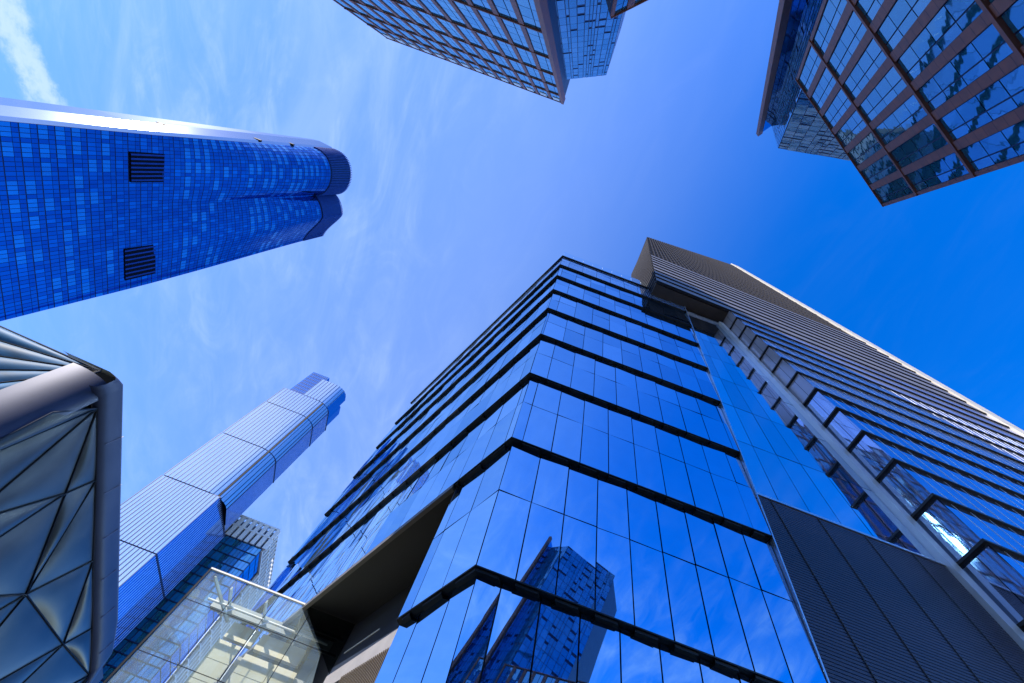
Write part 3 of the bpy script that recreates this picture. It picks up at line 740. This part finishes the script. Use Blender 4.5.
# ================================================================== brown-framed towers
def grid_face(parent, P0, U, W_, nrm, ucuts, zcuts, pier_w, bar_h, depth, win_budget, glass, sub=(2, 3), sill=True):
    """brown grid: piers along W_ at ucuts, bars along U at zcuts (metres from the roof, downwards); every opening is a window of its own"""
    Ltot = ucuts[-1]; Ztot = zcuts[-1]
    for u in ucuts:
        w0 = max(0, u - pier_w / 2); w1 = min(Ltot, u + pier_w / 2)
        pm_ = MB(); pm_.box(P0 + U * w0 - W_ * Ztot, U * (w1 - w0), nrm * depth, W_ * Ztot)
        zz_ = 1.45
        while zz_ < Ztot:                   # sheet joints across the pier
            pm_.box(P0 + U * (w0 + .01) - W_ * zz_ + nrm * (depth - .01), U * (w1 - w0 - .02), nrm * .014, W_ * .045, 1); zz_ += 1.45
        pm_.build('pier', [G['brown'], G['brown_dark']], parent)
    for z in zcuts:
        z0 = max(0, z - bar_h / 2); z1 = min(Ztot, z + bar_h / 2)
        bm2 = MB(); bm2.box(P0 + nrm * .004 - W_ * z1 + U * .01, U * (Ltot - .02), nrm * (depth + .10), W_ * (z1 - z0)); bm2.build('spandrel_bar', G['brown'], parent)
    rest = MB(); n = 0
    for r in range(len(zcuts) - 1):
        za = zcuts[r] + bar_h / 2; zb = zcuts[r + 1] - bar_h / 2
        for c in range(len(ucuts) - 1):
            ua = ucuts[c] + pier_w / 2; ub = ucuts[c + 1] - pier_w / 2
            pm = MB() if n < win_budget else rest
            nu_, nz_ = sub
            for i in range(nu_):
                # uneven split of the panes, a narrow vent beside a wide light
                us_ = [0, .62, 1] if nu_ == 2 else [k / nu_ for k in range(nu_ + 1)]
                for q in range(nz_):
                    x0, x1 = lerp(ua, ub, us_[i]) + .06, lerp(ua, ub, us_[i + 1]) - .06
                    y0, y1 = lerp(za, zb, q / nz_) + .06, lerp(za, zb, (q + 1) / nz_) - .06
                    ta_, tb2 = random.uniform(-.006, .006), random.uniform(-.006, .006); jt = [nrm * (.08 + ta_ + tb2), nrm * (.08 - ta_ + tb2), nrm * (.08 - ta_ - tb2), nrm * (.08 + ta_ - tb2)]
                    pm.poly([P0 + U * x0 - W_ * y1 + jt[0], P0 + U * x1 - W_ * y1 + jt[1], P0 + U * x1 - W_ * y0 + jt[2], P0 + U * x0 - W_ * y0 + jt[3]])
            if r == 0 and sill:
                pass
            if n < win_budget: pm.build('window', glass, parent)
            n += 1
    if rest.f: o = rest.build('window', glass, parent); o['kind'] = 'stuff'
    bk = MB(); bk.box(P0 - W_ * Ztot, U * Ltot, nrm * -.3, W_ * (Ztot - .02)); bk.build('window_frame', G['tower_frame'], parent)

# --- tower at the top of the picture, behind the camera
HA = 130.0
ta = thing('bronze_framed_tower', 'brown framed glass tower at top centre with a smooth blue glass corner', 'building', (-30, -30, GZ))
P0 = V((-61.3, -15.2, HA)); NB = 14
zc_list = [0, 11, 22, 34, 47, 61, 76, 92, 108, 120, HA - GZ]
grid_face(ta, P0, V((1, 0, 0)), V((0, 0, 1)), V((0, 1, 0)), [50.4 * i / NB for i in range(NB + 1)], zc_list, .75, .34, .22, 84, G['brown_win'], (2, 4))
tb_ = MB(); tb_.loft([V((-61.3, -15.55, GZ)), V((-10.95, -15.55, GZ)), V((-12.1, -40, GZ)), V((-61.3, -40, GZ))], [V((-61.3, -15.55, HA - .03)), V((-10.95, -15.55, HA - .03)), V((-12.1, -40, HA - .03)), V((-61.3, -40, HA - .03))]); tb_.build('body', G['brown_dark'], ta)
cp = MB(); cp.abox(-11.4, -10.7, -16.2, -14.75, GZ, HA + .2); cp.build('corner_pier', G['brown'], ta)
for i in range(NB): wr = MB(); wr.abox(-61.3 + 3.6 * i + .9, -61.3 + 3.6 * i + 2.7, -15.1, -14.98, HA - 4.6, HA - 1.2); wr.build('pale_roof_panel', G['pale_panel'], ta)  # flat pale panel in each bay below the roof edge
# blue glass corner, set back and running diagonally
def glass_wall(parent, A, B, z0, z1, nu_, nz_, material, name, seed=1, inset=.06, back=.25):
    r = random.Random(seed); A, B = V(A), V(B); d = (B - A); L = d.length; d.normalize(); n_ = V((-d.y, d.x, 0))
    pm = MB()
    us_ = []
    x = 0
    while x < 1 - 1e-3:
        us_.append(x); x += r.choice((.45, .6, 1.0, 1.0)) / nu_
    us_.append(1.0)
    for i in range(len(us_) - 1):
        for q in range(nz_):
            a, b = A + d * (L * us_[i] + inset), A + d * (L * us_[i + 1] - inset)
            y0, y1 = lerp(z0, z1, q / nz_) + inset, lerp(z0, z1, (q + 1) / nz_) - inset
            if r.random() < .25: y1 -= (y1 - y0) * .28
            ta_, tb2 = r.uniform(-.005, .005), r.uniform(-.005, .005); jt = [n_ * (ta_ + tb2), n_ * (tb2 - ta_), n_ * (-ta_ - tb2), n_ * (ta_ - tb2)]
            pm.poly([a + V((0, 0, y0)) + jt[0], b + V((0, 0, y0)) + jt[1], b + V((0, 0, y1)) + jt[2], a + V((0, 0, y1)) + jt[3]])
    o = pm.build(name, material, parent)
    bk = MB(); bk.box(A + V((0, 0, z0)) - n_ * (.08 + back), d * L, n_ * back, (0, 0, z1 - z0)); bk.build('glazing_frame', G['tower_frame'], o)
    return o
HB = 119.5
glass_wall(ta, (-11.6, -18.5, 0), (-2.5, -22.3, 0), GZ, HB, 9, 36, G['cyan_glass'], 'corner_glass', 4)
glass_wall(ta, (-2.5, -22.35, 0), (-3.0, -32, 0), GZ, HB, 5, 36, G['tower_side'], 'corner_glass', 5)
cbd = MB(); P = [V((-2.9, -22.7, GZ)), V((-11.6, -19.1, GZ)), V((-12, -39, GZ)), V((-3.4, -32, GZ))]; cbd.loft(P, [p + V((0, 0, HB - .05 - GZ)) for p in P]); cbd.build('corner_body', G['tower_frame'], ta)
# lower brown block in front of the blue corner
HC = 70.0
A = V((-3.7, -19.5, HC)); d_ = (V((-.5, -22.26, HC)) - A).normalized(); n_ = V((-d_.y, d_.x, 0))
grid_face(ta, A, d_, V((0, 0, 1)), n_, [0, 2.6, 5.2, 7.6], [0, 12, 24, 36, 48, 60, HC - GZ], .9, .5, .25, 9, G['brown_win'], (2, 4))
lbk = MB(); P = [A - n_ * .35, A + d_ * 7.6 - n_ * .35, A + d_ * 7.6 - n_ * 6, A - n_ * 1.9]; P = [V((p.x, p.y, GZ)) for p in P]; lbk.loft(P, [p + V((0, 0, HC - .03 - GZ)) for p in P]); lbk.build('lower_block', G['brown_dark'], ta)

# --- tower at the top right, leaning over the street
Bv = V((-0.77286779, -0.55169678, 0.31353796)); Nv = V((0.52833526, -0.83312285, -0.16360982)); Uv = V((0.35147865, 0.0392044, 0.93537467))
mtx = Matrix(((Bv.x, Nv.x, Uv.x, 0), (Bv.y, Nv.y, Uv.y, 0), (Bv.z, Nv.z, Uv.z, 0), (0, 0, 0, 1))) @ Matrix.Scale(.31, 4)
tr = thing('leaning_bronze_tower', 'leaning brown framed tower with big gridded windows in the top right corner', 'building', mtx=mtx)
HR = 80.0; NY = 18.88
P0 = V((17.6, NY, HR)); Lr = 22.2
grid_face(tr, P0, V((-1, 0, 0)), V((0, 0, 1)), V((0, -1, 0)), [Lr * i / 7 for i in range(8)], [0, 13, 26.5, 40, 53.5, 67, 80], .86, .40, .22, 42, G['brown_win'], (2, 4))
rb = MB(); rb.abox(-4.55, 17.55, NY + .32, NY + 22, -8, HR - .03); rb.build('body', G['brown_dark'], tr)
bl_ = MB()
for i in range(7):
    for q in range(2): x = 17.6 - Lr * i / 7 - .75 - q * 1.0; bl_.abox(x - .55, x, NY - .12, NY - .1, HR - 3.6, HR - .9)
HG = 130.0
glass_wall(tr, (23.6, 21.8, 0), (17.2, 20.15, 0), 0, HG, 7, 44, G['cyan_glass'], 'blue_glass_block', 8)
glass_wall(tr, (17.15, 20.2, 0), (5.5, 30.0, 0), 0, HG, 8, 44, G['cyan_glass'], 'blue_glass_block', 9)
gbk = MB(); P = [V((23.6, 22.5, 0)), V((17.2, 20.8, 0)), V((6.3, 30.2, 0)), V((8, 44, 0)), V((23.6, 44, 0))]; gbk.loft(P, [p + V((0, 0, HG - .05)) for p in P]); gbk.build('block_body', G['tower_frame'], tr)
fn = MB(); fn.abox(22.7, 23.6, 18.4, 19.5, 0, HG + 1.5); fn.build('end_fin', G['brown'], tr)
fg = MB(); fg.abox(22.9, 23.55, 19.52, 22, 0, HG + 1); fg.build('fin_return', G['royal_glass'], tr)

# ================================================================== glass pavilion under the overhang
pv = thing('glass_pavilion', 'clear glass lobby box with steel tubes beside the dark overhang', 'pavilion', (-10, 38, GZ))
PY, PZ = 34.3, 20.35
gx0, gx1 = -15.3, -4.2
pg = MB()
ncol = 4; xs = [gx0, -12.6, -9.9, -7.2, gx1]; zs2 = [GZ, 2.5, 6.5, 10.5, 14.5, 18.0, PZ]
def xdiag(z): return min(gx1, lerp(-3.9, -7.85, (z - 16.9) / (20.4 - 16.9)) if z > 16.9 else gx1)
for i in range(4):
    for q in range(len(zs2) - 1):
        z0, z1 = zs2[q] + .015, zs2[q + 1] - .015
        a0, a1 = min(xs[i] + .015, xdiag(z0)), min(xs[i] + .015, xdiag(z1)); b0, b1 = min(xs[i + 1] - .015, xdiag(z0)), min(xs[i + 1] - .015, xdiag(z1))
        if b0 - a0 < .05: continue
        pg.poly([(a0, PY, z0), (b0, PY, z0), (b1, PY, z1), (a1, PY, z1)])
pgo = pg.build('front_glass', G['clear'], pv)
js = MB()
for x in xs[1:4]: js.abox(x - .02, x + .02, PY - .012, PY + .012, GZ, min(PZ, 16.9 + (-3.9 - x) / (3.95) * 3.5))
for z in zs2[1:-1]: js.abox(gx0, xdiag(z), PY - .012, PY + .012, z - .018, z + .018)
js.build('glass_joints', G['mullion'], pgo)
tr_ = MB(); tr_.abox(gx0 - .1, -7.8, PY - .09, PY + .09, PZ, PZ + .11); tr_.build('top_rail', G['white'], pv)
ep = MB(); ep.abox(gx0 - .14, gx0 - .02, PY - .06, PY + .1, GZ, PZ - .002); ep.build('corner_post', G['edge'], pv)
side = MB()
for q in range(len(zs2) - 1): side.poly([(gx0 - .02, PY + .12, zs2[q] + .02), (gx0 - .02, PY + 7, zs2[q] + .02), (gx0 - .02, PY + 7, zs2[q + 1] - .02), (gx0 - .02, PY + .12, zs2[q + 1] - .02)])
side.build('side_glass', G['clear'], pv)
tubes = MB()
tubes.tube((-14.7, 36.0, 19.4), (-5.2, 36.0, 19.4), .08, 10); tubes.build('tie_tube', G['white'], pv)
for x in (-12.6, -9.9, -7.2):
    t_ = MB(); t_.tube((x, PY + .05, 18.0), (x + .05, 36.0, 19.4), .055, 8); t_.tube((x, PY + .05, 18.0), (x, PY + .45, 18.0), .10, 8); t_.build('strut', G['steel'], pv)
rods = MB()
for x in (-12.6, -9.9): rods.tube((x + .02, PY + .3, 18.0), (x + .02, PY + .3, 2.5), .035, 6)
rods.build('tie_rod', G['steel'], pv)
for x in (-12.6, -9.9, -7.2):
    for z in zs2[1:-1]:
        if x > xdiag(z): continue
        sp = MB()
        for dx, dz in ((-.16, -.16), (.16, -.16), (-.16, .16), (.16, .16)): sp.tube((x, PY + .2, z), (x + dx, PY + .02, z + dz), .03, 5)
        sp.tube((x, PY + .02, z), (x, PY + .32, z), .06, 8); sp.build('spider_fitting', G['steel'], pv)
bm_ = MB(); bm_.abox(-14.6, -4.6, 37.0, 37.5, 19.55, 20.25)
for x in (-13.4, -10.6, -7.8): bm_.box((x, PY + .5, 19.75), (.10, 0, 0), (0, 3.6, 0), (0, 0, .3))
bm_.box((-14.9, PY + .3, 20.0), (.14, 0, 0), (2.0, 2.6, -1.0), (0, 0, .2)); bm_.build('roof_beam', mat('grey_beam', (.34, .37, .38), .5, .3), pv)
dk = MB(); dk.poly([(-7.85, PY + .03, 20.4), (-3.9, PY + .03, 16.9), (-3.85, PY + .03, 20.4)]); dko = dk.build('overhang_shade_panel', clear_glass('shade_dark_glass', (.16, .2, .22), .05), pv)  # dark triangle put in for the shade under the overhang
dr = MB(); dr.abox(-7.0, -4.1, PY + .3, PY + .4, 19.2, 19.4); dr.abox(-6.0, -4.1, PY + .3, PY + .4, 18.1, 18.25); dr.build('dark_rail', G['recess'], pv)

# cream stone wall inside the pavilion
sw = thing('stone_wall', 'stepped wall of large cream stone panels standing inside the glass pavilion', 'wall', (-9, 37, GZ))
def slab_row(x0, x1, y, ztop, name):
    zcur = ztop; i = 0
    while zcur > GZ:
        h = 1.25; z0 = max(GZ, zcur - h + .05)
        x = x0
        k = 0
        while x < x1 - .2:
            w_ = min(2.15, x1 - x)
            s = MB(); s.abox(x + .02, x + w_ - .02, y, y + .3, z0, zcur); 
            acc.append(s); x += w_; k += 1
        zcur -= h; i += 1
acc = []
slab_row(-12.3, -10.55, 36.4, 17.55, ''); slab_row(-10.1, -6.2, 36.6, 17.4, ''); slab_row(-5.8, -4.3, 36.6, 16.9, '')
for i, s in enumerate(acc[:]): s.build('stone_panel', G['cream'], sw)
acc = []
tpm = MB(); tpm.abox(-12.5, -10.4, 37.6, 38, 18.35, 19.45); tpm.abox(-10.1, -6.6, 37.6, 38, 18.3, 19.4); tpm.build('lintel', G['cream'], sw)
jb = MB(); jb.abox(-10.5, -4.3, 37.0, 37.3, GZ, 17.3); jb.build('backing', mat('grey_backing', (.35, .36, .36), .7), sw)

for o in list(bpy.data.objects):
    if '_o' in o: del o['_o']
